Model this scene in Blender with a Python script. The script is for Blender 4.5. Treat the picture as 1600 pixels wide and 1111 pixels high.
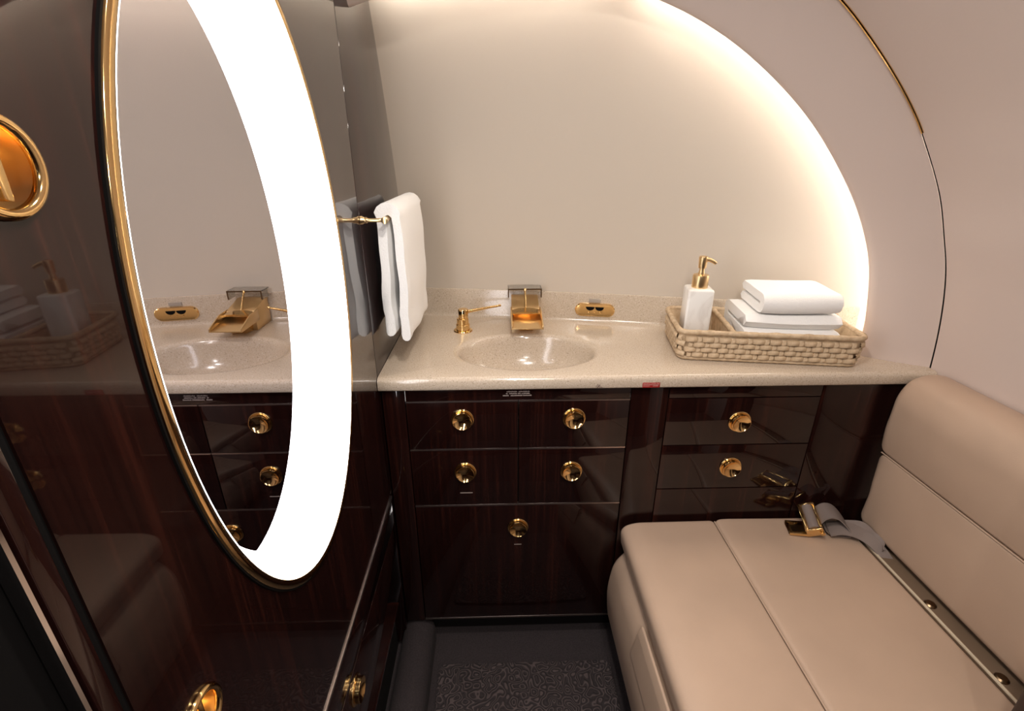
import bpy, bmesh, math, random
from math import sin, cos, pi, radians, sqrt, atan2
from mathutils import Vector, Matrix
random.seed(4)
for o in list(bpy.data.objects): bpy.data.objects.remove(o)
scene = bpy.context.scene
COL = scene.collection
H = 1.32                      # camera height; all builders below work in z relative to the camera

# ------------------------------------------------------------------ camera
cd = bpy.data.cameras.new('camera'); cam = bpy.data.objects.new('camera', cd); COL.objects.link(cam)
cd.sensor_fit = 'HORIZONTAL'; cd.sensor_width = 36.0; cd.lens = 763.0/1600*36
cd.clip_start = 0.01
cam.location = (0, 0, H); cam.rotation_euler = (radians(90-22.43), 0, radians(-1.735))
scene.camera = cam
# ------------------------------------------------------------------ world / exposure
w = bpy.data.worlds.new('world'); scene.world = w; w.use_nodes = True
w.node_tree.nodes['Background'].inputs[0].default_value = (1.0, 0.94, 0.90, 1)
w.node_tree.nodes['Background'].inputs[1].default_value = 0.8
vs = scene.view_settings
vs.view_transform = 'Standard'; vs.look = 'None'; vs.gamma = 1.0; vs.use_curve_mapping = False
vs.exposure = 1.05
RING_STRENGTH = 4.6
COVE_STRENGTH = 16.0
FILL_W = 2.9  # power of each added overhead fill light

# ------------------------------------------------------------------ materials
def principled(name, col, rough=.5, metal=0., **kw):
    m = bpy.data.materials.new(name); m.use_nodes = True
    b = m.node_tree.nodes['Principled BSDF']
    b.inputs['Base Color'].default_value = (*col, 1); b.inputs['Roughness'].default_value = rough
    b.inputs['Metallic'].default_value = metal
    for k, v in kw.items(): b.inputs[k].default_value = v
    return m
def nd(m, t, **props):
    n = m.node_tree.nodes.new(t)
    for k, v in props.items(): setattr(n, k, v)
    return n
def lk(m, a, b): m.node_tree.links.new(a, b)
def bs(m): return m.node_tree.nodes['Principled BSDF']
def coords(m, scale, kind='Object'):
    t = nd(m, 'ShaderNodeTexCoord'); mp = nd(m, 'ShaderNodeMapping'); mp.inputs['Scale'].default_value = scale
    lk(m, t.outputs[kind], mp.inputs['Vector']); return mp.outputs['Vector']
def noise(m, vec, scale, detail=4, rough=.5, dist=0):
    n = nd(m, 'ShaderNodeTexNoise'); n.inputs['Scale'].default_value = scale; n.inputs['Detail'].default_value = detail
    n.inputs['Roughness'].default_value = rough; n.inputs['Distortion'].default_value = dist
    lk(m, vec, n.inputs['Vector']); return n.outputs['Fac']
def ramp(m, fac, stops):
    r = nd(m, 'ShaderNodeValToRGB'); cr = r.color_ramp
    while len(cr.elements) < len(stops): cr.elements.new(.5)
    for e, (p, c) in zip(cr.elements, stops): e.position = p; e.color = (*c, 1)
    lk(m, fac, r.inputs['Fac']); return r.outputs['Color']
def bump(m, fac, strength, dist=.002):
    b = nd(m, 'ShaderNodeBump'); b.inputs['Strength'].default_value = strength; b.inputs['Distance'].default_value = dist
    lk(m, fac, b.inputs['Height']); lk(m, b.outputs['Normal'], bs(m).inputs['Normal'])

def make_wood():
    m = principled('dark_lacquered_wood', (.02, .007, .005), .22)
    v = coords(m, (150, 150, 4)); f1 = noise(m, v, 1.0, 6, .6, .2)
    v2 = coords(m, (30, 30, 1.5)); f2 = noise(m, v2, 1.3, 3)
    mx = nd(m, 'ShaderNodeMath', operation='MULTIPLY_ADD'); mx.inputs[1].default_value = .65
    lk(m, f1, mx.inputs[0]); md = nd(m, 'ShaderNodeMath', operation='MULTIPLY'); md.inputs[1].default_value = .38
    lk(m, f2, md.inputs[0]); lk(m, md.outputs[0], mx.inputs[2])
    c = ramp(m, mx.outputs[0], [(.34, (.007, .0022, .002)), (.54, (.0125, .0036, .0028)), (.74, (.037, .0092, .0057))])
    lk(m, c, bs(m).inputs['Base Color'])
    b = bs(m); b.inputs['Coat Weight'].default_value = 1.0; b.inputs['Coat Roughness'].default_value = .025; b.inputs['Coat IOR'].default_value = 1.45
    b.inputs['Specular IOR Level'].default_value = .1
    return m
WOOD = make_wood()
def make_cream():
    m = principled('cream_wall_covering', (.62, .545, .46), .62)
    v = coords(m, (1, 1, 1)); bump(m, noise(m, v, 420, 3), .10, .001)
    return m
CREAM = make_cream()
PINKCREAM = principled('warm_cream_shell', (.64, .53, .475), .5)
bump(PINKCREAM, noise(PINKCREAM, coords(PINKCREAM, (1, 1, 1)), 380, 3), .08, .001)
def make_stone():
    m = principled('speckled_beige_stone', (.6, .48, .34), .17)
    v = coords(m, (1, 1, 1)); f = noise(m, v, 330, 2, .6)
    c1 = ramp(m, f, [(.28, (.30, .23, .17)), (.40, (.53, .435, .335)), (.60, (.56, .465, .365)), (.72, (.68, .60, .52))])
    vo = nd(m, 'ShaderNodeTexVoronoi'); vo.inputs['Scale'].default_value = 240; lk(m, v, vo.inputs['Vector'])
    sp = ramp(m, vo.outputs['Distance'], [(.0, (.35, .26, .18)), (.10, (.55, .43, .3)), (.2, (1, 1, 1))])
    f2 = noise(m, v, 90, 2)
    mm = ramp(m, f2, [(.5, (0, 0, 0)), (.62, (1, 1, 1))])
    mix = nd(m, 'ShaderNodeMix', data_type='RGBA', blend_type='MULTIPLY')
    lk(m, mm, mix.inputs[0]); lk(m, c1, mix.inputs[6]); lk(m, sp, mix.inputs[7])
    lk(m, mix.outputs[2], bs(m).inputs['Base Color'])
    bs(m).inputs['Coat Weight'].default_value = .35; bs(m).inputs['Coat Roughness'].default_value = .08
    return m
STONE = make_stone()
GOLD = principled('polished_gold', (.88, .60, .27), .11, 1.0)
GOLDB = principled('brushed_gold', (.86, .62, .33), .30, 1.0)
BRONZE = principled('dark_bronze', (.22, .15, .09), .3, 1.0)
STEEL = principled('polished_steel', (.75, .74, .74), .12, 1.0)
ALU = principled('pale_edge_metal', (.50, .41, .38), .3, 1.0)
BLACK = principled('black_rubber', (.004, .0035, .0035), .8, 0.0, **{'Specular IOR Level': .08})
DARK = principled('dark_recess', (.008, .006, .006), .6)
MIRROR = principled('mirror_silvering', (.68, .67, .72), .0, 1.0)
def make_leather(name, col):
    m = principled(name, col, .42)
    v = coords(m, (1, 1, 1)); vo = nd(m, 'ShaderNodeTexVoronoi'); vo.inputs['Scale'].default_value = 520
    lk(m, v, vo.inputs['Vector']); bump(m, vo.outputs['Distance'], .07, .0008)
    f = noise(m, v, 6, 2)
    c = ramp(m, f, [(.3, tuple(k*.94 for k in col)), (.7, tuple(min(1, k*1.05) for k in col))])
    lk(m, c, bs(m).inputs['Base Color'])
    return m
LEATHER = make_leather('tan_leather', (.47, .335, .245))
PIPING = principled('cream_piping', (.62, .52, .38), .5)
RAIL = principled('brown_channel', (.17, .115, .075), .5)
BELT = principled('taupe_webbing', (.21, .165, .145), .7)
bump(BELT, noise(BELT, coords(BELT, (1, 1, 1)), 700, 2), .3, .001)
def make_towel():
    m = principled('white_terry', (.93, .915, .89), .95)
    v = coords(m, (1, 1, 1)); bump(m, noise(m, v, 330, 4, .75), .5, .003)
    bs(m).inputs['Sheen Weight'].default_value = .4; bs(m).inputs['Sheen Roughness'].default_value = .6
    return m
TOWEL = make_towel()
def make_carpet(name, base, lite, scroll):
    m = principled(name, base, .95)
    v = coords(m, (1, 1, 1))
    if scroll:
        n = nd(m, 'ShaderNodeTexNoise'); n.inputs['Scale'].default_value = 46; n.inputs['Detail'].default_value = 0
        lk(m, v, n.inputs['Vector'])
        mu = nd(m, 'ShaderNodeMath', operation='MULTIPLY'); mu.inputs[1].default_value = 42; lk(m, n.outputs['Fac'], mu.inputs[0])
        si = nd(m, 'ShaderNodeMath', operation='SINE'); lk(m, mu.outputs[0], si.inputs[0])
        f = ramp(m, si.outputs[0], [(.0, base), (.35, base), (.75, lite)])
        lk(m, f, bs(m).inputs['Base Color'])
        bump(m, si.outputs[0], .5, .003)
    else:
        f = noise(m, v, 260, 3, .7); lk(m, ramp(m, f, [(.35, base), (.7, lite)]), bs(m).inputs['Base Color']); bump(m, f, .6, .003)
    return m
CARPET = make_carpet('charcoal_carpet', (.022, .016, .017), (.042, .031, .033), False)
MATCARPET = make_carpet('scroll_mat', (.034, .025, .026), (.10, .074, .072), True)
def make_marble():
    m = principled('white_marble', (.85, .82, .78), .2)
    v = coords(m, (1, 1, 1)); f = noise(m, v, 9, 4, .5, 1.4)
    c = ramp(m, f, [(.42, (.86, .84, .80)), (.5, (.77, .735, .69)), (.56, (.86, .84, .80))])
    lk(m, c, bs(m).inputs['Base Color']); return m
MARBLE = make_marble()
def make_wicker():
    m = principled('natural_wicker', (.50, .36, .23), .6)
    v = coords(m, (1, 1, 1)); f = noise(m, v, 60, 4, .6)
    lk(m, ramp(m, f, [(.3, (.40, .275, .16)), (.55, (.56, .415, .265)), (.75, (.66, .51, .35))]), bs(m).inputs['Base Color'])
    bump(m, noise(m, v, 300, 2), .3, .001); return m
WICKER = make_wicker()
RED = principled('red_placard', (.30, .012, .012), .35)
REDLT = principled('placard_print', (.55, .27, .24), .5)
PRINT = principled('grey_print', (.36, .30, .27), .5)
INK = principled('brown_ink', (.12, .07, .05), .6)
GREYPLATE = principled('grey_label', (.36, .31, .26), .4)
def make_glass():
    m = principled('smoked_glass', (.62, .60, .56), .03, 0.0)
    bs(m).inputs['Transmission Weight'].default_value = .85; bs(m).inputs['IOR'].default_value = 1.45
    return m
GLASS = make_glass()
def emis(name, col, s):
    m = bpy.data.materials.new(name); m.use_nodes = True; nt = m.node_tree
    nt.nodes.remove(nt.nodes['Principled BSDF']); e = nt.nodes.new('ShaderNodeEmission')
    e.inputs[0].default_value = (*col, 1); e.inputs[1].default_value = s
    nt.links.new(e.outputs[0], nt.nodes['Material Output'].inputs[0]); return m
RINGLIGHT = emis('mirror_light_acrylic', (1.0, .97, .98), RING_STRENGTH)
COVELIGHT = emis('cove_led', (1.0, .93, .83), COVE_STRENGTH)
FILLGLOW = emis('fill_lens', (1.0, .93, .86), 8.0)  # glowing lens of the added fill fixtures

# ------------------------------------------------------------------ mesh helpers
class MB:
    def __init__(s): s.v = []; s.f = []
    def add(s, vs, fs):
        b = len(s.v); s.v += [tuple(p) for p in vs]; s.f += [tuple(i+b for i in f) for f in fs]; return s
    def box(s, x0, x1, y0, y1, z0, z1):
        v = [(x, y, z) for z in (z0, z1) for y in (y0, y1) for x in (x0, x1)]
        return s.add(v, [(0, 2, 3, 1), (4, 5, 7, 6), (0, 1, 5, 4), (2, 6, 7, 3), (0, 4, 6, 2), (1, 3, 7, 5)])
    def rings(s, rings, closed=True, cap0=False, cap1=False, loop=False):
        n = len(rings[0]); v = [p for r in rings for p in r]; f = []
        R = len(rings)
        for i in range(R if loop else R-1):
            a = i*n; b = ((i+1) % R)*n
            for j in range(n if closed else n-1):
                k = (j+1) % n; f.append((a+j, a+k, b+k, b+j))
        if cap0: f.append(tuple(range(n-1, -1, -1)))
        if cap1: f.append(tuple((R-1)*n+j for j in range(n)))
        return s.add(v, f)
    def tube(s, path, r, n=10, caps=True, loop=False):
        path = [Vector(p) for p in path]; R = []; up = Vector((0, 0, 1)); N = len(path)
        prev = None
        for i, p in enumerate(path):
            a = path[(i-1) % N] if (loop or i > 0) else p; b = path[(i+1) % N] if (loop or i < N-1) else p
            t = (b-a).normalized()
            if prev is None:
                u = t.cross(up)
                if u.length < .05: u = t.cross(Vector((0, 1, 0)))
            else: u = prev-t*prev.dot(t)
            u.normalize(); prev = u; w_ = t.cross(u)
            rr = r[i] if isinstance(r, (list, tuple)) else r
            R.append([p+u*rr*cos(2*pi*k/n)+w_*rr*sin(2*pi*k/n) for k in range(n)])
        return s.rings(R, True, caps and not loop, caps and not loop, loop)
    def lathe(s, prof, c, axis='z', n=28):
        R = []
        for r, h in prof:
            ring = []
            for k in range(n):
                a = 2*pi*k/n; x, y = r*cos(a), r*sin(a)
                d = {'z': (x, y, h), 'y': (x, h, -y), 'x': (h, x, y)}[axis]
                ring.append((c[0]+d[0], c[1]+d[1], c[2]+d[2]))
            R.append(ring)
        return s.rings(R, True, True, True)
    def xform(s, M):
        s.v = [tuple(M @ Vector(p)) for p in s.v]; return s
    def bounds(s):
        xs, ys, zs = zip(*s.v); return min(xs), max(xs), min(ys), max(ys), min(zs), max(zs)

def make_mesh(name, mb, base, mat, bevel=0, seg=2, smooth=True, angle=38):
    bm = bmesh.new(); vs_ = [bm.verts.new((p[0]-base[0], p[1]-base[1], p[2]-base[2])) for p in mb.v]
    for f in mb.f:
        try: bm.faces.new([vs_[i] for i in f])
        except ValueError: pass
    bmesh.ops.remove_doubles(bm, verts=bm.verts, dist=1e-6)
    bmesh.ops.recalc_face_normals(bm, faces=bm.faces)
    if bevel:
        ed = [e for e in bm.edges if len(e.link_faces) == 2 and e.calc_face_angle(0) > radians(30)]
        bmesh.ops.bevel(bm, geom=ed, offset=bevel, segments=seg, profile=.5, affect='EDGES', clamp_overlap=True)
    if smooth:
        for f in bm.faces: f.smooth = True
        for e in bm.edges:
            if len(e.link_faces) == 2 and e.calc_face_angle(0) > radians(angle): e.smooth = False
    me = bpy.data.meshes.new(name); bm.to_mesh(me); bm.free()
    if mat: me.materials.append(mat)
    return me
BASE = {}
def tag(o, label=None, cat=None, group=None, kind=None):
    for k, v in (('label', label), ('category', cat), ('group', group), ('kind', kind)):
        if v: o[k] = v
    return o
def thing(name, base, label, cat, group=None):
    o = bpy.data.objects.new(name, None); o.empty_display_size = .02; COL.objects.link(o)
    o.location = (base[0], base[1], base[2]+H); BASE[o.name] = Vector(base)
    return tag(o, label, cat, group)
def obj(name, mb, mat, parent=None, **kw):
    if parent is None:
        b = mb.bounds(); base = Vector(((b[0]+b[1])/2, (b[2]+b[3])/2, b[4]))
    else: base = BASE[parent.name]
    me = make_mesh(name, mb, base, mat, **kw)
    o = bpy.data.objects.new(name, me); COL.objects.link(o)
    if parent is None: o.location = (base[0], base[1], base[2]+H)
    else: o.parent = parent
    BASE[o.name] = base
    return o
def inst(name, me, parent, loc, rot=(0, 0, 0)):      # loc in builder coordinates
    o = bpy.data.objects.new(name, me); COL.objects.link(o); o.parent = parent
    b = BASE[parent.name]; o.location = (loc[0]-b[0], loc[1]-b[1], loc[2]-b[2]); o.rotation_euler = rot
    BASE[o.name] = b
    return o
def struct(name, mb, mat, parent=None, label=None, **kw):
    o = obj(name, mb, mat, parent, **kw)
    if parent is None: o['kind'] = 'structure'
    if label: o['label'] = label
    return o
def fillet(poly, radii, n=5):
    out = []; N = len(poly)
    for i, p in enumerate(poly):
        r = radii[i] if isinstance(radii, (list, tuple)) else radii
        P = Vector(p); A = Vector(poly[i-1]); B = Vector(poly[(i+1) % N])
        if r <= 0: out.append(tuple(P)); continue
        da = (A-P); db = (B-P); rr = min(r, da.length*.49, db.length*.49)
        a = P+da.normalized()*rr; b = P+db.normalized()*rr
        for k in range(n+1):
            t = k/n; q = a*(1-t)**2+P*2*t*(1-t)+b*t*t; out.append(tuple(q))
    return out
def cushion(mb, prof, y0, y1, r=.02, mid=1, bow=0):
    # closed XZ outline carried along Y with rounded ends
    cx = sum(p[0] for p in prof)/len(prof); cz = sum(p[1] for p in prof)/len(prof)
    secs = []
    K = 5
    for k in range(K+1):
        a = pi/2*k/K; secs.append((y0+r-r*cos(pi/2-a) if False else y0+r*(1-sin(a)), r*(1-cos(pi/2-a)) if False else r*(1-sin(pi/2-a)) if False else r*(1-cos(a))))
    secs = [(y0+r*(1-sin(pi/2*k/K)), r*(1-cos(pi/2*k/K))) for k in range(K, -1, -1)]
    for k in range(1, mid): secs.append((y0+r+(y1-y0-2*r)*k/mid, 0))
    secs += [(y1-r*(1-sin(pi/2*k/K)), r*(1-cos(pi/2*k/K))) for k in range(0, K+1)]
    R = []
    for y, ins in secs:
        ring = []
        for x, z in prof:
            d = sqrt((cx-x)**2+(cz-z)**2); ring.append((x+(cx-x)/d*ins, y, z+(cz-z)/d*ins))
        R.append(ring)
    mb.rings(R, True, True, True); return mb
def catmull(pts, per=6):
    out = []; P = [Vector(p) for p in pts]
    P = [P[0]*2-P[1]]+P+[P[-1]*2-P[-2]]
    for i in range(1, len(P)-2):
        for k in range(per):
            t = k/per; a, b, c, d = P[i-1:i+3]
            out.append(.5*((2*b)+(-a+c)*t+(2*a-5*b+4*c-d)*t*t+(-a+3*b-3*c+d)*t**3))
    out.append(P[-2]); return out

# ================================================================== SETTING
LX = -.270                    # left wall plane
CT = -.460                    # countertop level
FL = -1.320                   # floor
def back_y(x, z):             # curved fuselage side behind the vanity
    d = x+.27
    return 1.375-.31*z-.26*z*z-.12*d-.07*d*d
# floor
mb = MB().box(-.9, 1.15, -1.2, 1.6, FL-.03, FL); struct('floor', mb, CARPET)
# back wall
R = []
for i in range(41):
    x = -.30+1.55*i/40; row = []
    for j in range(33):
        z = -.62+1.3*j/32; row.append((x, back_y(x, z)+.012, z))
    R.append(row)
back = MB().rings(R, False)
R2 = [[(p[0], p[1]+.02, p[2]) for p in r] for r in R]
back.rings(R2, False)
struct('wall_back', back, CREAM)
# right wall and ceiling : one curved shell, outer edge of the arch carried towards the camera
CO = [(1.022, -1.32), (1.020, -.90), (1.012, -.62), (1.005, -.467), (.990, -.345), (.966, -.243), (.934, -.161), (.893, -.072), (.827, .029), (.784, .084), (.729, .142), (.664, .202), (.605, .25),
      (.50, .322), (.38, .388), (.25, .437), (.10, .468), (-.05, .475), (-.18, .462), (-.285, .44)]
CI = [(.893, -.50), (.891, -.44), (.888, -.369), (.866, -.26), (.838, -.187), (.79, -.104), (.725, -.019), (.651, .061), (.569, .13), (.481, .19), (.399, .233), (.315, .266), (.20, .297), (.08, .308), (-.05, .302), (-.17, .280), (-.285, .247)]
co = [(p.x, p.y) for p in catmull([(x, z, 0) for x, z in CO], 5)]
ci = [(p.x, p.y) for p in catmull([(x, z, 0) for x, z in CI], 5)]
def normals(c):
    out = []
    for i in range(len(c)):
        a = c[max(i-1, 0)]; b = c[min(i+1, len(c)-1)]; t = Vector((b[0]-a[0], b[1]-a[1])).normalized(); out.append((t.y, -t.x))
    return out     # points outward (right / up)
nco = normals(co); nci = normals(ci)
split = next(i for i, p in enumerate(co) if p[0] < .30)
def shell(idx):
    inner = [[(co[i][0], y, co[i][1]) for i in idx] for y in (-1.15, -.4, .2, .7, 1.008)]
    outer = [[(co[i][0]+nco[i][0]*.02, y, co[i][1]+nco[i][1]*.02) for i in idx] for y in (-1.15, -.4, .2, .7, 1.008)]
    m = MB().rings(inner, False); m.rings(outer, False)
    m.rings([inner[-1], outer[-1]], False); return m
struct('wall_right', shell(range(0, split+1)), PINKCREAM, angle=60)
struct('ceiling', shell(range(split, len(co))), PINKCREAM, angle=60)
# arch band between alcove and shell
N = 90
def resample(c, n):
    L = [0]
    for i in range(1, len(c)): L.append(L[-1]+math.dist(c[i], c[i-1]))
    out = []; j = 0
    for k in range(n):
        s = L[-1]*k/(n-1)
        while j < len(L)-2 and L[j+1] < s: j += 1
        t = (s-L[j])/(L[j+1]-L[j]); out.append((c[j][0]*(1-t)+c[j+1][0]*t, c[j][1]*(1-t)+c[j+1][1]*t))
    return out
cstart = next(i for i, p in enumerate(co) if p[1] > -.50)
co_u = resample(co[cstart:], N); ci_u = resample(ci, N); nciu = normals(ci_u)
R = []
YI = 1.088; YO = 1.012
for k in range(N):
    o_ = Vector((co_u[k][0], YO, co_u[k][1])); i_ = Vector((ci_u[k][0], YI, ci_u[k][1])); n_ = Vector((nciu[k][0], 0, nciu[k][1]))
    d = (o_-i_).normalized()
    row = [o_+Vector((0, .03, 0)), o_, o_.lerp(i_, .25)+Vector((0, -.004, 0)), o_.lerp(i_, .5)+Vector((0, -.006, 0)), o_.lerp(i_, .75)+Vector((0, -.005, 0)), i_+d*.012+Vector((0, -.002, 0)), i_+d*.004, i_+Vector((0, .006, 0)), i_+Vector((0, .014, 0))+n_*.002, i_+Vector((0, .018, 0))+n_*.008, i_+Vector((0, .018, 0))+n_*.03, i_.lerp(o_, .6)+Vector((0, .035, 0))]
    R.append([tuple(p) for p in row])
arch = struct('trim_1', MB().rings(R, True), PINKCREAM, angle=70, label='wide cream arch framing the vanity alcove')
# shadow gap and gold edge of the arch
mb = MB().tube([(co_u[k][0]+.004, 1.013, co_u[k][1]+.002) for k in range(N)], .0026, 6)
struct('gap_seal', mb, BLACK, arch)
gk = [k for k in range(N) if co_u[k][1] > .03]
mb = MB().tube([(co_u[k][0]-.001, 1.006, co_u[k][1]-.001) for k in gk], .0027, 8)
struct('gold_bead', mb, GOLD, arch, label='thin gold bead along the arch edge')
# cove light strip behind the arch
runs = [[], []]; clip = None
for k in range(0, N-1):
    x0, z0 = ci_u[k]; nx, nz = nciu[k]
    if x0 < -.235: continue
    gap = back_y(x0, z0)-YI
    off = .014+max(0, gap*(nx*x0+nz*z0)/YI)
    x = x0+nx*off; z = z0+nz*off; p = (x, back_y(x, z)-.030, z)
    if x0 > .262: runs[0].append(p)
    elif x0 < .222: runs[1].append(p)
    else: clip = (x, YI+.02, z-off*.8)
cove = thing('cove_light_strip', (.5, 1.15, CT), 'warm glowing light strip hidden behind the cream arch', 'light strip')
for r_ in runs: obj('light_run', MB().tube(r_, .006, 6), COVELIGHT, cove)
obj('mounting_clip', MB().box(clip[0]-.010, clip[0]+.010, clip[1]-.006, clip[1]+.05, clip[2]-.008, clip[2]+.03), PINKCREAM, cove, bevel=.003)

# left wall -------------------------------------------------------------
MC = (.601, -.168); MA, MBB = .254, .402; MIC = (.600, -.170, .200, .355)          # mirror opening (y, z), half axes
def ell(c, a, b, t): return (c[0]+a*cos(t), c[1]+b*sin(t))
def holed_panel(y0, y1, z0, z1, c, a, b, x0, x1):
    angs = sorted([2*pi*k/96 for k in range(96)]+[atan2(z-c[1], y-c[0]) % (2*pi) for y in (y0, y1) for z in (z0, z1)])
    inn, out = [], []
    for t in angs:
        # t is a true direction; ellipse point in this direction
        r = 1/sqrt((cos(t)/a)**2+(sin(t)/b)**2); inn.append((c[0]+r*cos(t), c[1]+r*sin(t)))
        s = 1e9
        if cos(t) > 1e-9: s = min(s, (y1-c[0])/cos(t))
        if cos(t) < -1e-9: s = min(s, (y0-c[0])/cos(t))
        if sin(t) > 1e-9: s = min(s, (z1-c[1])/sin(t))
        if sin(t) < -1e-9: s = min(s, (z0-c[1])/sin(t))
        out.append((c[0]+s*cos(t), c[1]+s*sin(t)))
    m = MB()
    rr = [[(x1, y, z) for y, z in inn], [(x1, y, z) for y, z in out], [(x0, y, z) for y, z in out], [(x0, y, z) for y, z in inn]]
    m.rings(rr, True, loop=True); return m
HANDLE = (.290, -.006, .0265); LATCH = (.290, -.468, .0245)      # y, z, radius of the two recessed pulls
wl = struct('wall_left', holed_panel(.340, .994, -.782, .47, MC, MA, MBB, LX-.075, LX), WOOD, angle=30)
struct('handle_panel', holed_panel(.240, .340, -.25, .47, HANDLE[:2], HANDLE[2]-.004, HANDLE[2]-.004, LX-.075, LX), WOOD, wl, angle=30)
struct('latch_panel', holed_panel(.240, .340, -.782, -.25, LATCH[:2], LATCH[2]-.004, LATCH[2]-.004, LX-.075, LX), WOOD, wl, angle=30)
struct('side_panel', MB().box(LX-.03, LX, .997, 1.52, -1.30, .47), WOOD, wl, bevel=.0008, label='narrow lacquered panel beside the alcove')
struct('groove_backing', MB().box(LX-.03, LX-.004, .992, .999, -1.0, .47), BLACK, wl)
struct('lower_rail', MB().box(LX-.03, LX, .240, .994, -.867, -.788), WOOD, wl, bevel=.001)
struct('edge_bead', MB().box(LX-.01, LX+.0025, .240, .994, -.788, -.782), ALU, wl, label='pale bead along the lower wall')
struct('kick_panel', MB().box(LX-.06, LX-.03, .10, 1.05, FL, -1.085), DARK, wl)
struct('kick_bead', MB().box(LX-.012, LX+.003, .30, .94, -1.086, -1.081), WOOD, wl, label='thin bead under the floor level drawer')
# pocket door edge nearest the camera
dj = struct('door_1', MB().box(LX-.04, LX, .2195, .2340, FL, .47), WOOD, bevel=.001, label='edge of the dark lacquered entry door')
struct('door_gasket', MB().box(LX-.04, LX-.002, .2335, .2402, FL, .47), BLACK, dj)
struct('strike_strip', MB().box(LX-.01, LX+.001, .2125, .2155, -.62, .47), STEEL, dj, label='bright steel strip on the door edge')
struct('door_stop', MB().box(LX-.04, LX-.012, .150, .2195, FL, .47), BLACK, dj)
struct('wall_entry', MB().box(LX-.05, LX-.006, -1.15, .150, FL, .47), WOOD)
struct('wall_rear_added', MB().box(-.9, 1.15, -1.19, -1.15, FL, .55), WOOD)  # unseen dark wall added to keep world light out of the glossy wood
# entry jamb on the right, close to the camera
struct('trim_2', MB().box(.757, 1.03, .405, .450, FL, .02), WOOD, bevel=.006, label='dark lacquered jamb at the near end of the bench')

# ================================================================== OVAL MIRROR
mi = thing('oval_mirror', (LX, MC[0], MC[1]-MBB), 'tall oval illuminated mirror recessed into the dark left wall', 'mirror')
n = 128
def ering(x, c, a, b): return [(x, *ell(c, a, b, 2*pi*k/n)) for k in range(n)]
c2 = (MIC[0], MIC[1]); a2, b2 = MIC[2], MIC[3]
MX = -.318                    # glass plane
obj('gasket', MB().rings([ering(LX-.002, MC, MA+.0025, MBB+.0025), ering(LX+.0025, MC, MA+.0022, MBB+.0022), ering(LX+.0025, MC, MA-.001, MBB-.001)], True), BLACK, mi)
obj('gold_rim', MB().rings([ering(LX-.004, MC, MA, MBB), ering(LX+.003, MC, MA, MBB), ering(LX+.0045, MC, MA-.0015, MBB-.0015), ering(LX+.0045, MC, MA-.0105, MBB-.0105), ering(LX+.003, MC, MA-.012, MBB-.012), ering(LX-.006, MC, MA-.012, MBB-.012)], True, loop=True), GOLD, mi, angle=50)
rr = []
for k in range(13):
    t = k/12; s = sin(t*pi/2)**.9; x = LX+.004-(LX+.004-MX-.0003)*s; u = 1-(1-t)**1.15
    rr.append(ering(x, (MC[0]+(c2[0]-MC[0])*u, MC[1]+(c2[1]-MC[1])*u), (MA-.0122)*(1-u)+a2*u, (MBB-.0122)*(1-u)+b2*u))
obj('light_ring', MB().rings(rr, True), RINGLIGHT, mi, angle=80)['label'] = 'glowing white dished surround'
obj('mirror_glass', MB().rings([ering(MX-.006, c2, a2+.004, b2+.004), ering(MX, c2, a2+.002, b2+.002)], True, True, True), MIRROR, mi, smooth=False)

# ================================================================== VANITY CABINET
vc = thing('vanity_cabinet', (.36, 1.15, FL), 'dark lacquered wood vanity cabinet with gold knobs under the countertop', 'cabinet')
YF = 1.0
XR = .998
obj('carcass', MB().box(LX+.002, XR, YF+.020, 1.14, -1.222, CT-.125), DARK, vc)
obj('carcass_side', MB().box(.32, XR, YF+.020, 1.14, CT-.125, CT-.034), DARK, vc)
obj('carcass_side', MB().box(LX+.002, -.22, YF+.020, 1.14, CT-.125, CT-.034), DARK, vc)
obj('toe_kick', MB().box(LX+.002, XR, YF+.055, YF+.075, FL+.001, -1.222), DARK, vc)
g = .0013
def front(x0, x1, z0, z1): return MB().box(x0+g, x1-g, YF, YF+.019, z0+g, z1-g)
def frame(name, x0, x1, z0, z1): return obj(name, front(x0, x1, z0, z1), WOOD, vc, bevel=.0008)
frame('stile', LX+.003, -.2145, -1.222, -.492); frame('stile', .3055, .3945, -1.222, -.492); 
frame('rail', -.2145, .3055, -.526, -.492); frame('rail', .3945, .7565, -.526, -.492)
frame('side_panel', .7565, XR, -1.222, -.492)['label'] = 'plain lacquered end panel beside the bench backrest'
frame('lower_panel', .3945, .7565, -1.222, -.7825)
# knob mesh (axis -Y), origin on the drawer face
kp = [(.0001, .001), (.0268, .001), (.0275, -.0012), (.0265, -.0030), (.0248, -.0034), (.0234, -.0024), (.0224, -.0024), (.0220, -.0075), (.0228, -.0105), (.0225, -.0120), (.0216, -.0124), (.0208, -.0116)]+[(max(.0001, .0208*(1-k/6)), -.0116+.0078*(1-(1-k/6)**2)) for k in range(1, 7)]
KNOB = make_mesh('knob', MB().lathe(kp, (0, 0, 0), 'y', 36), (0, 0, 0), GOLD, angle=50)
def drawer(x0, x1, z0, z1, kx, kz, name='drawer', strip=True):
    d = obj(name, front(x0, x1, z0, z1), WOOD, vc, bevel=.0008)
    inst('knob', KNOB, d, (kx, YF, kz))['label'] = 'round polished gold knob'
    if strip: obj('edge_strip', MB().box(x0+g, x1-g, YF-.0008, YF+.010, z1-g-.0008, z1+.0012), ALU, d)
    return d
drawer(-.2145, .0455, -.6555, -.526, -.086, -.573)
drawer(.0455, .3055, -.6555, -.526, .176, -.574)
d3 = drawer(-.2145, .0455, -.8215, -.6555, -.084, -.720)
drawer(.0455, .3055, -.8215, -.6555, .176, -.722)
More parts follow.
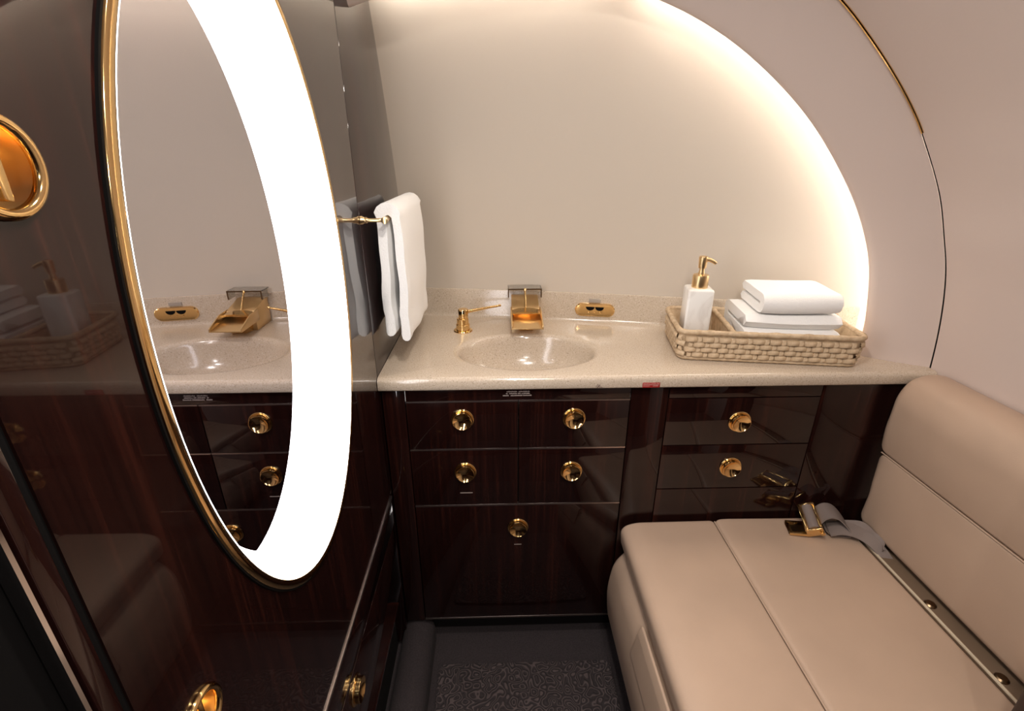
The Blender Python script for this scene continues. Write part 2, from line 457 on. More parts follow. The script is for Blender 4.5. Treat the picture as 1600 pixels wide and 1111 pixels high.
d5 = drawer(-.2145, .3055, -1.216, -.8215, .0455, -.894, 'cabinet_door')
drawer(.3945, .7565, -.6545, -.526, .573, -.590, strip=False)
drawer(.3945, .7565, -.7825, -.6545, .573, -.719, strip=False)
obj('bottom_strip', MB().box(-.2145, .3055, YF-.0008, YF+.01, -1.2185, -1.2155), ALU, vc)
obj('engraved_mark', MB().box(-.099, -.068, YF-.0006, YF+.001, -.7835, -.7815), PRINT, d3)
obj('engraved_mark', MB().box(.036, .055, YF-.0006, YF+.001, -.9525, -.951), PRINT, d5)
def marks(rows, y, height):
    m = MB()
    for z, words in rows:
        for a, b in words:
            x = a
            while x < b-.0004:
                wv = random.uniform(.0010, .0019); hh = height*random.choice((.7, 1, 1, .85))
                m.box(x, min(x+wv, b), y, y+.0004, z, z+hh); x += wv+random.uniform(.0003, .0006)
    return m
rows = [(-.5035, [(.0180, .0420), (.0455, .0710)]), (-.5085, [(.0165, .0215), (.0240, .0420), (.0440, .0500), (.0520, .0720)]), (-.5135, [(.0095, .0235), (.0270, .0540), (.0560, .0755)])]
obj('lettering', marks(rows, YF-.0005, .0030), PRINT, vc)['label'] = 'three tiny lines of grey lettering'

# ================================================================== COUNTERTOP
ct = thing('vanity_countertop', (.36, 1.15, CT-.03), 'speckled beige stone countertop with oval integral sink above the cabinet', 'countertop')
SC = (.072, 1.150); SA, SB = .172, .118
yf = .984
outline = [(LX+.001, yf), (1.003, yf)]
xs = [1.003-(1.003-LX-.001)*k/30 for k in range(31)]
outline += [(x, back_y(x, CT)+.010) for x in xs]
def hit(t):
    best = None; dx, dy = cos(t), sin(t)
    for i in range(len(outline)):
        (x0, y0), (x1, y1) = outline[i], outline[(i+1) % len(outline)]
        ex, ey = x1-x0, y1-y0; den = dx*ey-dy*ex
        if abs(den) < 1e-12: continue
        s = ((x0-SC[0])*ey-(y0-SC[1])*ex)/den; u = ((x0-SC[0])*dy-(y0-SC[1])*dx)/den
        if s > 1e-6 and -1e-6 <= u <= 1+1e-6 and (best is None or s < best): best = s
    return SC[0]+best*dx, SC[1]+best*dy
corn = [outline[0], outline[1], outline[2], outline[-1]]
angs = sorted(set([round(2*pi*k/140, 6) for k in range(140)]+[round(atan2(y-SC[1], x-SC[0]) % (2*pi), 6) for x, y in corn]))
op = [hit(t) for t in angs]
def oring(ins, z):
    out = []
    for x, y in op:
        if y < yf+.003: y += ins
        out.append((x, y, z))
    return out
def sring(s, z): return [(SC[0]+s*SA*SB/sqrt((SB*cos(t))**2+(SA*sin(t))**2)*cos(t), SC[1]+s*SA*SB/sqrt((SB*cos(t))**2+(SA*sin(t))**2)*sin(t), z) for t in angs]
rings = [oring(.02, CT-.030), oring(.002, CT-.030), oring(0, CT-.027), oring(0, CT-.010), oring(.0012, CT-.006), oring(.0045, CT-.002), oring(.011, CT)]
rings += [sring(1.10, CT), sring(1.05, CT-.0008), sring(1.02, CT-.003), sring(.99, CT-.008), sring(.965, CT-.018), sring(.93, CT-.036), sring(.86, CT-.062), sring(.74, CT-.085), sring(.55, CT-.100), sring(.30, CT-.108), sring(.12, CT-.110)]
obj('slab', MB().rings(rings, True, False, True), STONE, ct, angle=60)
obj('drain', MB().lathe([(.0001, -.001), (.021, -.001), (.022, .001), (.019, .003), (.012, .0022), (.0001, .003)], (SC[0], SC[1], CT-.110), 'z', 24), GOLD, ct)
# backsplash
R = []
for k in range(46):
    x = LX+.001+(.955-LX)*k/45; yb = back_y(x, CT)
    pr = [(0, CT-.001), (-.004, CT+.0), (0, CT+.004), (.0015, CT+.010), (.0045, CT+.078), (.006, CT+.083), (.010, CT+.085), (.040, CT+.085), (.040, CT-.001)]
    R.append([(x, yb-.004+dy, z) for dy, z in pr])
obj('backsplash', MB().rings(R, True, True, True), STONE, ct, angle=40)
# placard, scribble
pl = obj('red_placard', MB().box(.3245, .3640, yf-.0012, yf+.001, CT-.0285, CT-.0165), RED, ct, bevel=.0004)
pl['label'] = 'small red warning placard on the counter edge'
prows = [(CT-.0192, [(.3255, .3420), (.3440, .3550), (.3565, .3630)]), (CT-.0220, [(.3255, .3620)]), (CT-.0250, [(.3255, .3415), (.3480, .3600)])]
obj('placard_lettering', marks(prows, yf-.0016, .0016), REDLT, pl)
sc = [(.2195, -.0265), (.2212, -.0215), (.2240, -.0195), (.2238, -.0240), (.2215, -.0275), (.2240, -.0262), (.2262, -.0215), (.2285, -.0200), (.2265, -.0240), (.2275, -.0265), (.2300, -.0250), (.2325, -.0268), (.2340, -.0262)]
obj('pen_scribble', MB().tube([p for p in catmull([(x, yf-.0003, CT+z) for x, z in sc], 4)], .0005, 5), INK, ct)

# ================================================================== FAUCET
fa = thing('waterfall_faucet', (.079, 1.33, CT), 'square gold waterfall faucet with glass plate behind the sink', 'faucet')
fx0, fx1 = .036, .122
def slab_yz(poly, x0, x1): return MB().rings([[(x0, y, z) for y, z in poly], [(x1, y, z) for y, z in poly]], True, True, True)
obj('body', slab_yz([(1.322, CT), (1.412, CT), (1.412, CT+.074), (1.392, CT+.074), (1.322, CT+.056)], fx0+.004, fx1-.004), GOLDB, fa, bevel=.0015)
obj('pedestal', MB().rings([[(fx0+.016, 1.275, CT+.029), (fx1-.016, 1.275, CT+.029), (fx1-.012, 1.33, CT+.029), (fx0+.012, 1.33, CT+.029)], [(fx0+.024, 1.295, CT), (fx1-.024, 1.295, CT), (fx1-.012, 1.34, CT), (fx0+.012, 1.34, CT)]], True, True, True), GOLD, fa, bevel=.001)
sp = obj('spout', slab_yz([(1.229, CT+.0265), (1.335, CT+.0380), (1.335, CT+.0420), (1.229, CT+.0295)], fx0+.002, fx1-.002), GOLDB, fa, bevel=.0006)
cheek = [(1.229, CT+.0262), (1.335, CT+.0275), (1.335, CT+.0585), (1.288, CT+.0560), (1.230, CT+.0360)]
for a, b in ((fx0, fx0+.0035), (fx1-.0035, fx1)): obj('cheek', slab_yz(cheek, a, b), GOLDB, sp, bevel=.0008)
R = []
for k in range(9):
    x = fx0+.0036+(fx1-fx0-.0072)*k/8; up = .003*(1-((k-4)/4)**2)
    R.append([(x, 1.296, CT+.0475+up), (x, 1.326, CT+.0515+up), (x, 1.326, CT+.0550+up), (x, 1.296, CT+.0520+up)])
obj('cover', MB().rings(R, True, True, True), GOLD, sp, angle=30)
obj('lever_stem', MB().tube([(.0785, 1.330, CT+.056), (.0785, 1.343, CT+.076), (.0785, 1.360, CT+.098)], [.0032, .0028, .0026], 10), GOLD, fa)
obj('lever_ball', MB().lathe([(.0001, -.0045), (.003, -.0035), (.0045, 0), (.003, .0035), (.0001, .0045)], (.0785, 1.362, CT+.101), 'z', 14), GOLD, fa)
gp = MB()
gp.box(.030, .1265, 1.362, 1.410, CT+.1005, CT+.1035)
gp.box(.030, .0325, 1.362, 1.400, CT+.078, CT+.1005); gp.box(.124, .1265, 1.362, 1.400, CT+.078, CT+.1005)
obj('glass_plate', gp, GLASS, fa, smooth=False)['label'] = 'smoked glass bracket plate'
ed = MB(); ed.box(.0295, .127, 1.3605, 1.362, CT+.100, CT+.104); ed.box(.0295, .033, 1.3605, 1.362, CT+.078, CT+.100); ed.box(.1235, .127, 1.3605, 1.362, CT+.078, CT+.100)
obj('plate_edge', ed, BRONZE, fa, smooth=False)

# lever tap
lt = thing('lever_tap', (-.098, 1.300, CT), 'small gold lever tap left of the waterfall faucet', 'tap')
obj('flange', MB().lathe([(.0001, 0), (.0255, 0), (.0265, .002), (.0255, .004), (.016, .0055), (.0001, .006)], (-.098, 1.30, CT), 'z', 32), GOLD, lt)
obj('collar', MB().lathe([(.0001, .005), (.0190, .005), (.0190, .020), (.0180, .021), (.0168, .021), (.0165, .036), (.0155, .037), (.0001, .037)], (-.098, 1.30, CT), 'z', 32), GOLD, lt)
obj('stem', MB().lathe([(.0001, .036), (.0125, .036), (.0135, .045), (.0140, .062), (.0130, .064), (.0001, .064)], (-.096, 1.30, CT), 'z', 28), GOLD, lt)
obj('lever', MB().tube([(-.092, 1.302, CT+.054), (-.075, 1.308, CT+.056), (-.040, 1.320, CT+.059), (.000, 1.334, CT+.062), (.002, 1.335, CT+.0622), (.004, 1.3355, CT+.0624), (.008, 1.337, CT+.0626), (.009, 1.3375, CT+.0627)], [.0060, .0045, .0037, .0030, .0022, .0036, .0036, .0015], 12), GOLD, lt)

# gold oblong outlet plate
def spl(x): return back_y(x, CT)-.004
op_ = thing('outlet_plate', (.285, spl(.285), CT+.012), 'oblong gold outlet plate on the backsplash right of the faucet', 'outlet')
rot = Matrix.Translation((.285, spl(.285)+.0005, CT+.036)) @ Matrix.Rotation(atan2(spl(.30)-spl(.27), .03), 4, 'Z') @ Matrix.Rotation(radians(2), 4, 'X')
def stadium(hw, hh, y, n=10):
    p = []
    for k in range(n+1): a = -pi/2+pi*k/n; p.append((hw-hh+hh*cos(a), y, hh*sin(a)))
    for k in range(n+1): a = pi/2+pi*k/n; p.append((-(hw-hh)+hh*cos(a), y, hh*sin(a)))
    return p
obj('plate', MB().rings([stadium(.0575, .0195, .004), stadium(.0575, .0195, -.003), stadium(.0555, .0175, -.0048), stadium(.050, .0125, -.0040)], True, True, True).xform(rot), GOLD, op_, angle=30)
for sx in (-1, 1):
    e = []
    for k in range(13): a = pi+pi*k/12; e.append((sx*.0135+.0125*cos(a), 0, .0095+.0105*sin(a)))
    obj('socket', MB().rings([[(x, -.0052, z) for x, y, z in e], [(x, -.0030, z) for x, y, z in e]], True, True, True).xform(rot), BLACK, op_)
for sx in (-.017, 0, .017): obj('screw', MB().lathe([(.0001, -.0062), (.0018, -.0058), (.0022, -.0045), (.0022, -.003)], (sx, 0, -.006), 'y', 10).xform(rot), GOLD, op_)
obj('label_strip', MB().box(-.0185, .0155, -.0012, .003, .0235, .0325).xform(rot), GREYPLATE, op_)

# ================================================================== SOAP, BASKET, FOLDED TOWELS
BA = radians(-8.8); BO = Vector((.437, 1.077, CT))
BM = Matrix.Translation(BO) @ Matrix.Rotation(BA, 4, 'Z')        # basket frame: u right, v back
BL, BD, BH = .398, .185, .072
def rrect(l, r, f, b, rad, z, n=5):
    p = fillet([(l, f), (r, f), (r, b), (l, b)], rad, n); return [(x, y, z) for x, y in p]
bk = thing('wicker_basket', tuple(BM @ Vector((BL/2, BD/2, 0))), 'rectangular woven wicker basket with divider on the countertop', 'basket')
fl = .012
w_ = MB().rings([rrect(.006, BL-.006, .006, BD-.006, .02, .001), rrect(.003, BL-.003, .003, BD-.003, .022, .004), rrect(-fl+.004, BL+fl-.004, -fl+.004, BD+fl-.004, .026, BH), rrect(-fl+.010, BL+fl-.010, -fl+.010, BD+fl-.010, .022, BH), rrect(.010, BL-.010, .010, BD-.010, .018, .006)], True, True, True)
obj('basket_wall', w_.xform(BM), WICKER, bk)
rim = [BM @ Vector(p) for p in rrect(-fl+.005, BL+fl-.005, -fl+.005, BD+fl-.005, .026, BH+.001, 6)]
# densify the rim path and give it a wrapped look
dp = []
for i, p in enumerate(rim):
    q = rim[(i+1) % len(rim)]; m_ = max(1, int((q-p).length/.006))
    for k in range(m_): dp.append(p.lerp(q, k/m_))
obj('rim', MB().tube(dp, [.0062+(.0010 if (i//3) % 4 == 0 else 0)+random.uniform(-.0004, .0004) for i in range(len(dp))], 8, loop=True), WICKER, bk, angle=70)
bp = [BM @ Vector(p) for p in rrect(.000, BL, .000, BD, .022, .006, 5)]
dp = []
for i, p in enumerate(bp):
    q = bp[(i+1) % len(bp)]; m_ = max(1, int((q-p).length/.005))
    for k in range(m_): dp.append(p.lerp(q, k/m_))
obj('base_braid', MB().tube(dp, [.0046+(.0010 if i % 3 == 0 else 0) for i in range(len(dp))], 7, loop=True), WICKER, bk, angle=70)
dx = .118
obj('divider', MB().rings([rrect(dx-.003, dx+.003, .004, BD-.004, .002, .004), rrect(dx-.003, dx+.003, -.004, BD+.004, .002, BH-.004)], True, True, True).xform(BM), WICKER, bk)
dp = [BM @ Vector((dx, -.004+(BD+.008)*k/32, BH-.001)) for k in range(33)]
obj('divider_rim', MB().tube(dp, [.0060+(.001 if (i//2) % 3 == 0 else 0) for i in range(33)], 8), WICKER, bk, angle=70)
# woven strands, one object each
sm = MB()
prof = [(-1, .0), (-.8, .55), (0, 1), (.8, .55), (1, 0)]
R = []
for u, h in prof: R.append([(u*.0140, 0.0018, -.0062), (u*.0140, -.0042*h, -.0050), (u*.0140, -.0050*h, .0000), (u*.0140, -.0042*h, .0050), (u*.0140, .0018, .0062)])
sm.rings(R, False)
STRAND = make_mesh('strand', sm, (0, 0, 0), WICKER, angle=70)
vm = MB(); R = []
for t, h in ((-1, 0), (-.7, .7), (0, 1), (.7, .7), (1, 0)): R.append([(-.0045, .0018, t*.0066), (-.0030, -.0032*h, t*.0066), (.0030, -.0032*h, t*.0066), (.0045, .0018, t*.0066)])
vm.rings(R, False)
UPRIGHT = make_mesh('upright_strand', vm, (0, 0, 0), WICKER, angle=70)
def weave(rows=4, cols=38):
    # outside of the basket from the back of the left side, round the front, to the back of the right side
    L2 = [Vector((p[0], p[1], 0)) for p in [(0, BD-.018)]+[q[:2] for q in rrect(0, BL, 0, BD, .024, 0, 8)][:18]+[(BL, BD-.018)]]
    d = [0]
    for i in range(1, len(L2)): d.append(d[-1]+(L2[i]-L2[i-1]).length)
    pitch = d[-1]/cols
    for r_ in range(rows):
        z = .0168+.0132*r_; lean = .010*(z/BH)
        for c in range(cols):
            sdist = pitch*(c+.5); i = max(k for k in range(len(d)-1) if d[k] <= sdist); q = (sdist-d[i])/(d[i+1]-d[i])
            p = L2[i].lerp(L2[i+1], q); t = (L2[min(i+2, len(L2)-1)]-L2[max(i-1, 0)]).normalized()
            out = Vector((t.y, -t.x, 0)); p = BM @ (p+out*(lean+.0022)); a = atan2(t.y, t.x)+BA
            long_ = (c+r_) % 2 == 0
            o = inst('strand' if long_ else 'upright_strand', STRAND if long_ else UPRIGHT, bk, (p.x, p.y, CT+z), (radians(-8), 0, a))
            if long_: o.scale = (pitch*.72/.014*random.uniform(.94, 1.06), 1, random.uniform(1.0, 1.1))
            else: o.scale = (pitch/.014*.95, 1, 1.0)
weave()

# soap dispenser
sd_c = BM @ Vector((.043, .080, 0)); zb = CT+.007
sdp = thing('soap_dispenser', (sd_c.x, sd_c.y, zb), 'white marble soap dispenser with gold pump in the wicker basket', 'dispenser')
RM = Matrix.Translation((sd_c.x, sd_c.y, zb)) @ Matrix.Rotation(BA, 4, 'Z')
hw = .0305
def sq(h, r, z): return [(x, y, z) for x, y in fillet([(-h, -h), (h, -h), (h, h), (-h, h)], r, 4)]
obj('bottle', MB().rings([sq(hw-.002, .006, 0), sq(hw, .007, .002), sq(hw, .007, .148), sq(hw-.0015, .007, .1515), sq(hw-.006, .006, .153)], True, True, True).xform(RM), MARBLE, sdp, angle=50)
obj('collar', MB().lathe([(.0001, .152), (.0185, .152), (.0188, .154), (.0188, .180), (.0178, .184), (.0085, .185), (.0001, .186)], (0, 0, 0), 'z', 28).xform(RM), GOLDB, sdp)
obj('pump_neck', MB().lathe([(.0001, .184), (.0075, .184), (.0070, .190), (.0060, .194), (.0060, .205), (.0001, .205)], (0, 0, 0), 'z', 18).xform(RM), GOLDB, sdp)
hd = MB().lathe([(.0001, .200), (.0090, .200), (.0098, .212), (.0105, .224), (.0095, .228), (.0001, .229)], (0, 0, 0), 'z', 22)
obj('pump_head', hd.xform(RM), GOLDB, sdp)
obj('nozzle', MB().tube([(0.002, 0, .2215), (.014, -.002, .2205), (.024, -.004, .2160), (.029, -.005, .2120)], [.0055, .0048, .0042, .0038], 10).xform(RM), GOLDB, sdp)

# folded towels: a thick cloth folded back and forth, front fold rounded
def jit(x, y, z, s=34):
    return (sin(x*s+1.3)*cos(y*s*1.3+.7)+sin(z*s*1.7+x*s*.6))*.5
def folded_towel(name, label, u0, u1, v0, v1, z0, z1, folds, rotz=0):
    lay = (z1-z0)/folds; th = lay*.94; path = []
    nseg = 12
    for i in range(folds):
        z = z0+lay*(i+.5); a, b = (v1-.012, v0+lay*.5) if i % 2 == 0 else (v0+lay*.5, v1-.012)
        for k in range(nseg+1): path.append((a+(b-a)*k/nseg, z))
        if i < folds-1:
            cz = z0+lay*(i+1); e = b; sgn = -1 if i % 2 == 0 else 1
            for k in range(1, 6):
                ang = -pi/2+pi*k/6; path.append((e+sgn*cos(ang)*lay*.5, cz+sin(ang)*lay*.5))
    # build outline ring (both sides of the path)
    L, Rr = [], []
    for i, p in enumerate(path):
        a = Vector(path[max(i-1, 0)]); b = Vector(path[min(i+1, len(path)-1)]); t = (b-a).normalized(); nn = Vector((-t.y, t.x))
        pv = Vector(p); L.append(pv+nn*th*.5); Rr.append(pv-nn*th*.5)
    ring = L+[Vector(path[-1])+(Vector(path[-1])-Vector(path[-2])).normalized()*th*.4]+Rr[::-1]+[Vector(path[0])+(Vector(path[0])-Vector(path[1])).normalized()*th*.4]
    secs = []; nx = 22
    for k in range(nx+1):
        u = u0+(u1-u0)*k/nx; row = []
        endf = min(1, min(k, nx-k)/1.5)
        for p in ring:
            c = Vector((p.x, p.y)); zz = c.y; sh = .0022*(1-endf)
            zc = z0+lay*(int(min(folds-.01, max(0, (zz-z0)/lay)))+.5)
            zz = zc+(zz-zc)*(.80+.20*endf)
            j = jit(u, c.x, zz)*.0016
            row.append((u+j*.6, c.x+j, zz+j*.7+(.0015*sin(u*21))))
        secs.append(row)
    m = MB().rings(secs, True, True, True)
    o = obj(name, m.xform(BM @ Matrix.Translation((0, 0, 0)) @ Matrix.Rotation(rotz, 4, 'Z')), TOWEL, angle=75)
    return tag(o, label, 'towel', 'folded towels in the wicker basket')
folded_towel('folded_towel', 'lower folded white towel lying in the wicker basket', dx+.026, BL-.042, .013, BD-.014, .009, .113, 3)
folded_towel('folded_towel', 'upper folded white towel lying across another in the basket', dx+.056, BL-.052, .020, BD-.020, .114, .166, 2, radians(1.2))

# ================================================================== TOWEL BAR AND HANGING TOWEL
tb = thing('towel_bar', (LX, 1.0, -.132), 'gold towel bar on the left wall beside the mirror', 'towel bar')
TX = -.222; TZ = -.1215
obj('wall_flange', MB().lathe([(.0001, 0), (.0085, 0), (.0085, .004), (.0062, .007), (.0062, .013), (.0001, .0132)], (LX, 1.004, TZ), 'x', 20), GOLDB, tb)
obj('post', MB().tube([(LX+.010, 1.004, TZ), (LX+.016, 1.004, TZ), (LX+.030, 1.004, TZ), (TX-.004, 1.005, TZ), (TX, 1.008, TZ)], [.0062, .0040, .0040, .0042, .0042], 12), GOLDB, tb)
obj('bar', MB().tube([(TX, .999, TZ), (TX, 1.000, TZ), (TX, 1.008, TZ), (TX, 1.012, TZ), (TX, 1.34, TZ), (TX, 1.341, TZ)], [.004, .0068, .0068, .0050, .0050, .003], 14), GOLDB, tb)
obj('end_post', MB().tube([(LX+.002, 1.334, TZ), (TX, 1.334, TZ)], .0042, 10), GOLDB, tb)
# towel: centre path of a thick cloth hung over the bar
def hang():
    th = .025; xl, xr = TX-.0155, TX+.0165; zt = -.1075
    path = []
    for k in range(16): path.append((xl-.003*sin(k*.4), -.368+(zt-.012+.368)*k/15))
    for k in range(1, 8): a = pi-pi*k/8; path.append((TX+.0005+.0170*cos(a), zt-.012+.017*sin(a)))
    for k in range(16): path.append((xr+.004*sin(k*.25), zt-.012+(-.378-zt+.012)*k/15))
    L, Rr = [], []
    for i, p in enumerate(path):
        a = Vector(path[max(i-1, 0)]); b = Vector(path[min(i+1, len(path)-1)]); t = (b-a).normalized(); nn = Vector((-t.y, t.x))
        f = .5*th*(1.0 if 3 < i < len(path)-4 else 1.10)
        L.append(Vector(p)+nn*f); Rr.append(Vector(p)-nn*min(f, .0135))
    def capend(a, b, c):
        d = (c-(a+b)*.5); d.normalize(); out = []
        for k in range(1, 5):
            ang = pi*k/5; mid = (a+b)*.5; r_ = (a-b)*.5; out.append(mid+r_*cos(ang)+d*r_.length*.75*sin(ang))
        return out
    ring = L+capend(L[-1], Rr[-1], Vector(path[-1])+Vector((0, -1)))+Rr[::-1]+capend(Rr[0], L[0], Vector(path[0])+Vector((0, -1)))
    ring = [Vector(p) for p in ring]
    cx = TX; rows = []; ny = 26; y0, y1 = 1.030, 1.318
    for k in range(ny+1):
        t = k/ny; y = y0+(y1-y0)*t; e = min(1, min(k, ny-k)/2.0); row = []
        for p in ring:
            side = -1 if p.x < cx else 1; xc = xl if side < 0 else xr
            x = p.x; z = p.y
            if z < zt-.01: x = xc+(x-xc)*(.72+.28*e)
            drop = (zt-z)/.26
            x += .004*sin(y*38+side)*max(0, drop)*side*.6
            j = jit(x*2, y, z)*.0018
            border = -.0012*side*(1 if abs(z+.330) < .010 else 0)*(1 if abs(x) < abs(xc) or side < 0 else 1)
            row.append((x+j+border, y+(.006 if side < 0 else 0)*drop+j, z+j*.5+(-.012*t*max(0, drop) if side > 0 else 0)))
        rows.append(row)
    return MB().rings(rows, True, True, True)
ht = obj('hanging_towel', hang(), TOWEL, angle=75)
tag(ht, 'white terry towel hung over the gold towel bar', 'towel')

# ================================================================== WALL HARDWARE ON THE LEFT
def circ(x, y, z, r, n=44): return [(x, y+r*cos(2*pi*k/n), z+r*sin(2*pi*k/n)) for k in range(n)]
def cup_pull(y, z, r, label, name):
    prof = [(r-.0042, -.004), (r+.001, -.001), (r+.0025, .0018), (r+.001, .0045), (r-.0015, .0052), (r-.0040, .0038), (r-.0044, .0)]
    t = obj(name, MB().rings([circ(LX+h, y, z, q) for q, h in prof], True, loop=True), GOLD, wl, angle=60)
    t['label'] = label
    prof = [(r-.0043, .001), (r-.0048, -.006), (r-.0062, -.014), (r-.0105, -.021), (r-.0165, -.0245), (.0001, -.0255)]
    obj('cup', MB().rings([circ(LX+h, y, z, q) for q, h in prof], True, False, True), GOLDB, t, angle=60)
    pd = fillet([(-.0035, -r*.66), (.0035, -r*.72), (.0045, r*.70), (-.0035, r*.66)], .002, 3)
    obj('paddle', MB().rings([[(LX-.020, y+.001+a, z+b) for a, b in pd], [(LX+.001, y+.001+a*.8, z+b) for a, b in pd]], True, True, True), GOLD, t, bevel=.001)
    return t
cup_pull(*HANDLE, 'round gold recessed door handle left of the mirror', 'door_handle')
cup_pull(*LATCH, 'round gold recessed latch low below the mirror', 'door_latch')
bd = thing('base_cabinet', (LX, .63, -1.08), 'low dark lacquered cabinet front with gold knob near the floor, left wall', 'cabinet')
dfr = obj('drawer', MB().box(LX-.03, LX, .242, .994, -1.079, -.870), WOOD, bd, bevel=.001)
ko = inst('knob', KNOB, dfr, (LX, .605, -.912), (0, 0, radians(90))); ko['label'] = 'round gold knob'

# ================================================================== BENCH
bn = thing('upholstered_bench', (.62, .72, FL), 'tan leather upholstered bench with backrest along the right wall', 'bench')
Y0, Y1 = .462, .990
ST = -.872
pA = fillet([(.312, -.938), (.307, ST-.012), (.345, ST+.002), (.548, ST+.001), (.548, -.945)], [.012, .026, .02, .006, .004], 6)
obj('front_cushion', cushion(MB(), pA, Y0, Y1-.006, .010, 6), LEATHER, bn, angle=60)
pB = fillet([(.5495, -.945), (.5495, ST+.004), (.575, ST+.006), (.875, ST+.001), (.884, -.885), (.884, -.945)], [.004, .012, .02, .006, .004, .004], 6)
obj('rear_cushion', cushion(MB(), pB, Y0, Y1-.006, .010, 6), LEATHER, bn, angle=60)
obj('seat_piping', MB().tube([(.549, Y0+.01, ST+.0008), (.549, Y1-.012, ST+.0008)], .0018, 6), LEATHER, bn)
pC = fillet([(.330, -.945), (.296, -.985), (.281, -1.070), (.292, -1.180), (.322, -1.235), (.40, -1.235), (.40, -.945)], [.01, .05, .06, .05, .02, .01, .01], 7)
obj('bolster', cushion(MB(), pC, Y0, Y1-.012, .022, 6), LEATHER, bn, angle=60)
pF = fillet([(.303, -.944), (.296, -.965), (.285, -1.03), (.288, -1.035), (.300, -.968), (.309, -.944)], .003, 3)
obj('leather_flap', cushion(MB(), pF, Y0, .745, .004, 4), LEATHER, bn, angle=60)
obj('bench_base', MB().box(.372, 1.0, Y0, Y1-.004, FL+.001, -.946), DARK, bn, bevel=.002)
# backrest
pU = fillet([(.912, -.657), (.903, -.600), (.902, -.510), (.926, -.464), (.965, -.452), (1.000, -.458), (1.002, -.657)], [.008, .04, .04, .03, .02, .008, .004], 6)
obj('upper_backrest', cushion(MB(), pU, Y0, .975, .022, 6), LEATHER, bn, angle=60)
pL = fillet([(.925, -.868), (.910, -.855), (.908, -.780), (.912, -.6585), (1.003, -.6585), (1.008, -.868)], [.008, .012, .05, .008, .004, .004], 6)
obj('lower_backrest', cushion(MB(), pL, Y0, .968, .022, 6), LEATHER, bn, angle=60)
obj('backrest_piping', MB().tube([(.9115, Y0+.01, -.6577), (.9115, .962, -.6577)], .0016, 6), LEATHER, bn)
# seat rail behind the cushion
rl = obj('seat_rail', MB().box(.884, .935, Y0, .965, -.915, -.876), RAIL, bn)
rl['label'] = 'brown channel between seat and backrest'
obj('rail_edge', MB().box(.8855, .8900, Y0+.02, .925, -.888, ST-.0005), PIPING, bn, bevel=.001)['label'] = 'pale strip along the seat edge'
for y in (.565, .722):
    a = obj('anchor', MB().lathe([(.0001, 0), (.011, 0), (.011, .003), (.008, .006), (.0001, .006)], (.901, y, -.877), 'z', 16), BRONZE, rl)

# ================================================================== SEAT BELT
sb = thing('seat_belt', (.80, .94, ST), 'folded taupe seat belt with gold buckle on the bench seat', 'seat belt')
ZS = ST+.004
bmx = Matrix.Translation((.772, .945, ZS+.027)) @ Matrix.Rotation(radians(-20), 4, 'Z') @ Matrix.Rotation(radians(-28), 4, 'Y') @ Matrix.Rotation(radians(14), 4, 'X') @ Matrix.Scale(1.28, 4)
# buckle frame (local: x along strap, y across)
def bbox(*a): return MB().box(*a)
bf = MB(); bf.box(-.014, -.008, -.030, .030, -.008, .012); bf.box(.010, .015, -.030, .030, -.008, .006)
bf.box(-.014, .015, -.032, -.026, -.008, .010); bf.box(-.014, .015, .026, .032, -.008, .010)
obj('buckle_frame', bf.xform(bmx), GOLD, sb, bevel=.0012)
obj('buckle_web', MB().tube([(.001, -.026, .004), (.001, .026, .004)], .0095, 14).xform(bmx), BELT, sb)
obj('buckle_pin', MB().tube([(.012, -.036, -.001), (.012, .036, -.001)], .0040, 10).xform(bmx), GOLD, sb)
tg = Matrix.Translation((.738, .938, ZS+.0075)) @ Matrix.Rotation(radians(-14), 4, 'Z') @ Matrix.Rotation(radians(-5), 4, 'Y')
tm = MB(); tm.box(-.022, .022, -.024, -.016, -.004, .003); tm.box(-.022, .022, .016, .024, -.004, .003); tm.box(-.022, -.015, -.016, .016, -.004, .003); tm.box(.015, .022, -.016, .016, -.004, .003)
tn = obj('tongue', tm.xform(tg), GOLD, sb, bevel=.001)
obj('tongue_plate', MB().box(-.015, .015, -.016, .016, -.003, -.001).xform(tg), BRONZE, tn)
# webbing
def ribbon(pts, widths, up_tw):
    P = catmull(pts, 6); Rn = []
    nW = len(P)
    for i, p in enumerate(P):
        a = P[max(i-1, 0)]; b = P[min(i+1, nW-1)]; t = (b-a).normalized(); f = i/(nW-1)*(len(widths)-1); k = min(int(f), len(widths)-2); q = f-k
        wv = widths[k].lerp(widths[k+1], q); wv = wv-t*wv.dot(t); nn = t.cross(wv).normalized()*.0011
        Rn.append([p-wv-nn, p+wv-nn, p+wv+nn, p-wv+nn])
    return MB().rings(Rn, True, True, True)
wa = Vector((.010, .023, 0))
st1 = ribbon([(.786, .950, ZS+.022), (.800, .952, ZS+.040), (.816, .951, ZS+.048), (.834, .947, ZS+.044), (.852, .938, ZS+.026), (.860, .930, ZS+.010), (.848, .936, ZS+.003), (.822, .942, ZS+.003), (.806, .946, ZS+.014)], [Vector((.008, .028, 0))]*3, None)
obj('strap_loop', st1, BELT, sb, angle=60)
st2 = ribbon([(.812, .930, ZS+.008), (.836, .922, ZS+.018), (.858, .912, ZS+.020), (.876, .900, ZS+.016), (.889, .882, ZS+.010), (.899, .864, ZS+.000), (.906, .846, ZS-.012), (.912, .832, ZS-.022)], [Vector((.006, .023, 0)), Vector((.010, .018, .004)), Vector((.008, .012, .008)), Vector((.010, .008, .008)), Vector((.010, .006, .006))], None)
obj('strap_tail', st2, BELT, sb, angle=60)
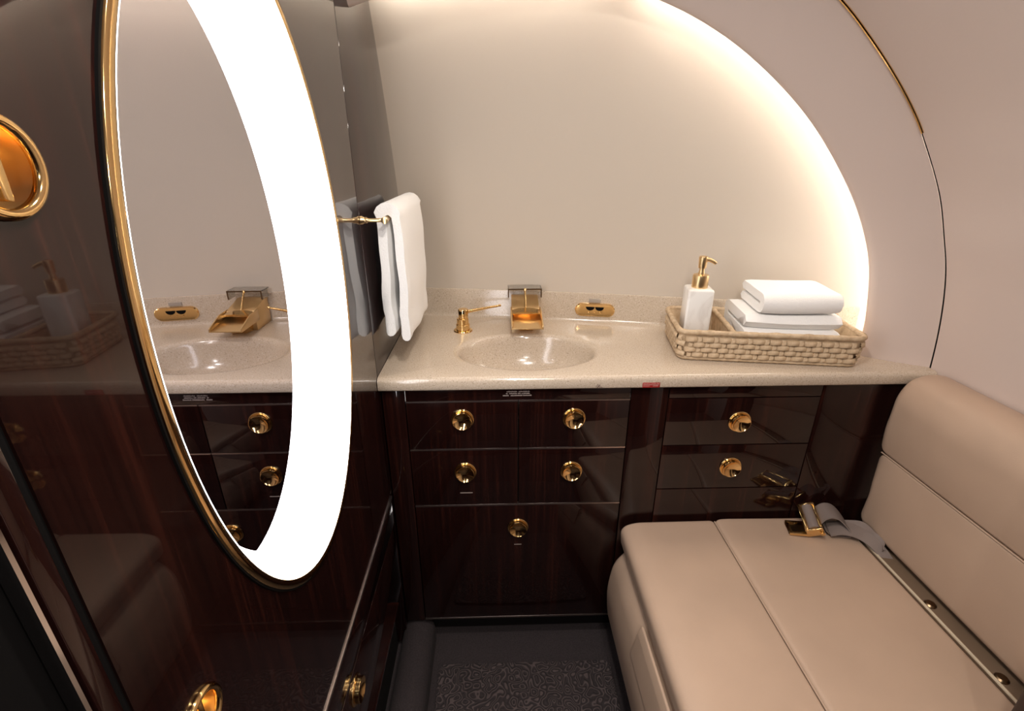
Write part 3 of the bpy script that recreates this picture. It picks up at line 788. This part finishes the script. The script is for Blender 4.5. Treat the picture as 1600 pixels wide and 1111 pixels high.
st3 = ribbon([(.846, .945, ZS+.004), (.868, .930, ZS+.016), (.886, .915, ZS+.022), (.900, .895, ZS+.012), (.906, .875, ZS+.010), (.900, .860, ZS+.004)], [Vector((.004, .016, .004)), Vector((.006, .012, .010)), Vector((.004, .008, .010))], None)
obj('strap_fold', st3, BELT, sb, angle=60)

# ================================================================== FLOOR COVERINGS
mt = obj('floor_mat', MB().rings([[(x, y, FL+z) for x, y in fillet([(-.172-i, .36), (.300+i, .36), (.300+i, .930+i), (-.172-i, .930+i)], .02, 4)] for z, i in ((.001, 0), (.010, .001), (.014, -.003))], True, True, True), MATCARPET, angle=50)
tag(mt, 'dark brown scroll patterned carpet mat on the floor', 'mat')
pr = []
for k in range(15): a = pi*k/14; pr.append((-.236+.044*cos(a), FL+.045+.042*sin(a)))
pr += [(-.280, FL+.002), (-.192, FL+.002)]
cr = obj('carpet_covered_duct', cushion(MB(), pr, .25, 1.035, .020, 4), CARPET, angle=60)
tag(cr, 'rounded charcoal carpet covered ledge along the left wall foot', 'ledge')

# ================================================================== ADDED FILL LAMPS (unseen, above the frame)
for i, (x, y) in enumerate(((.06, .42), (.20, .05), (.10, -.55))):
    zz = .452 if x < .15 else .438
    dl = thing('added_fill_lamp', (x, y, zz-.012), ('added unseen fill light above the bench', 'added unseen fill light above the doorway', 'added unseen fill light in the entry')[i], 'lamp', 'added fill lights')
    obj('bezel', MB().lathe([(.034, .012), (.046, .010), (.048, -.002), (.044, -.006), (.036, -.006), (.034, .0)], (x, y, zz), 'z', 30), GOLDB, dl)
    obj('lens', MB().lathe([(.0001, 0), (.034, 0), (.034, .003), (.0001, .003)], (x, y, zz), 'z', 24), FILLGLOW, dl)
    ld = bpy.data.lights.new('downlight', 'AREA'); ld.shape = 'DISK'; ld.size = .064; ld.energy = FILL_W; ld.color = (1, .93, .86)  # area light added out of view to fill the room
    lo = bpy.data.objects.new('fill_beam', ld); COL.objects.link(lo); lo.parent = dl
    lo.location = (0, 0, .003); BASE[lo.name] = BASE[dl.name]
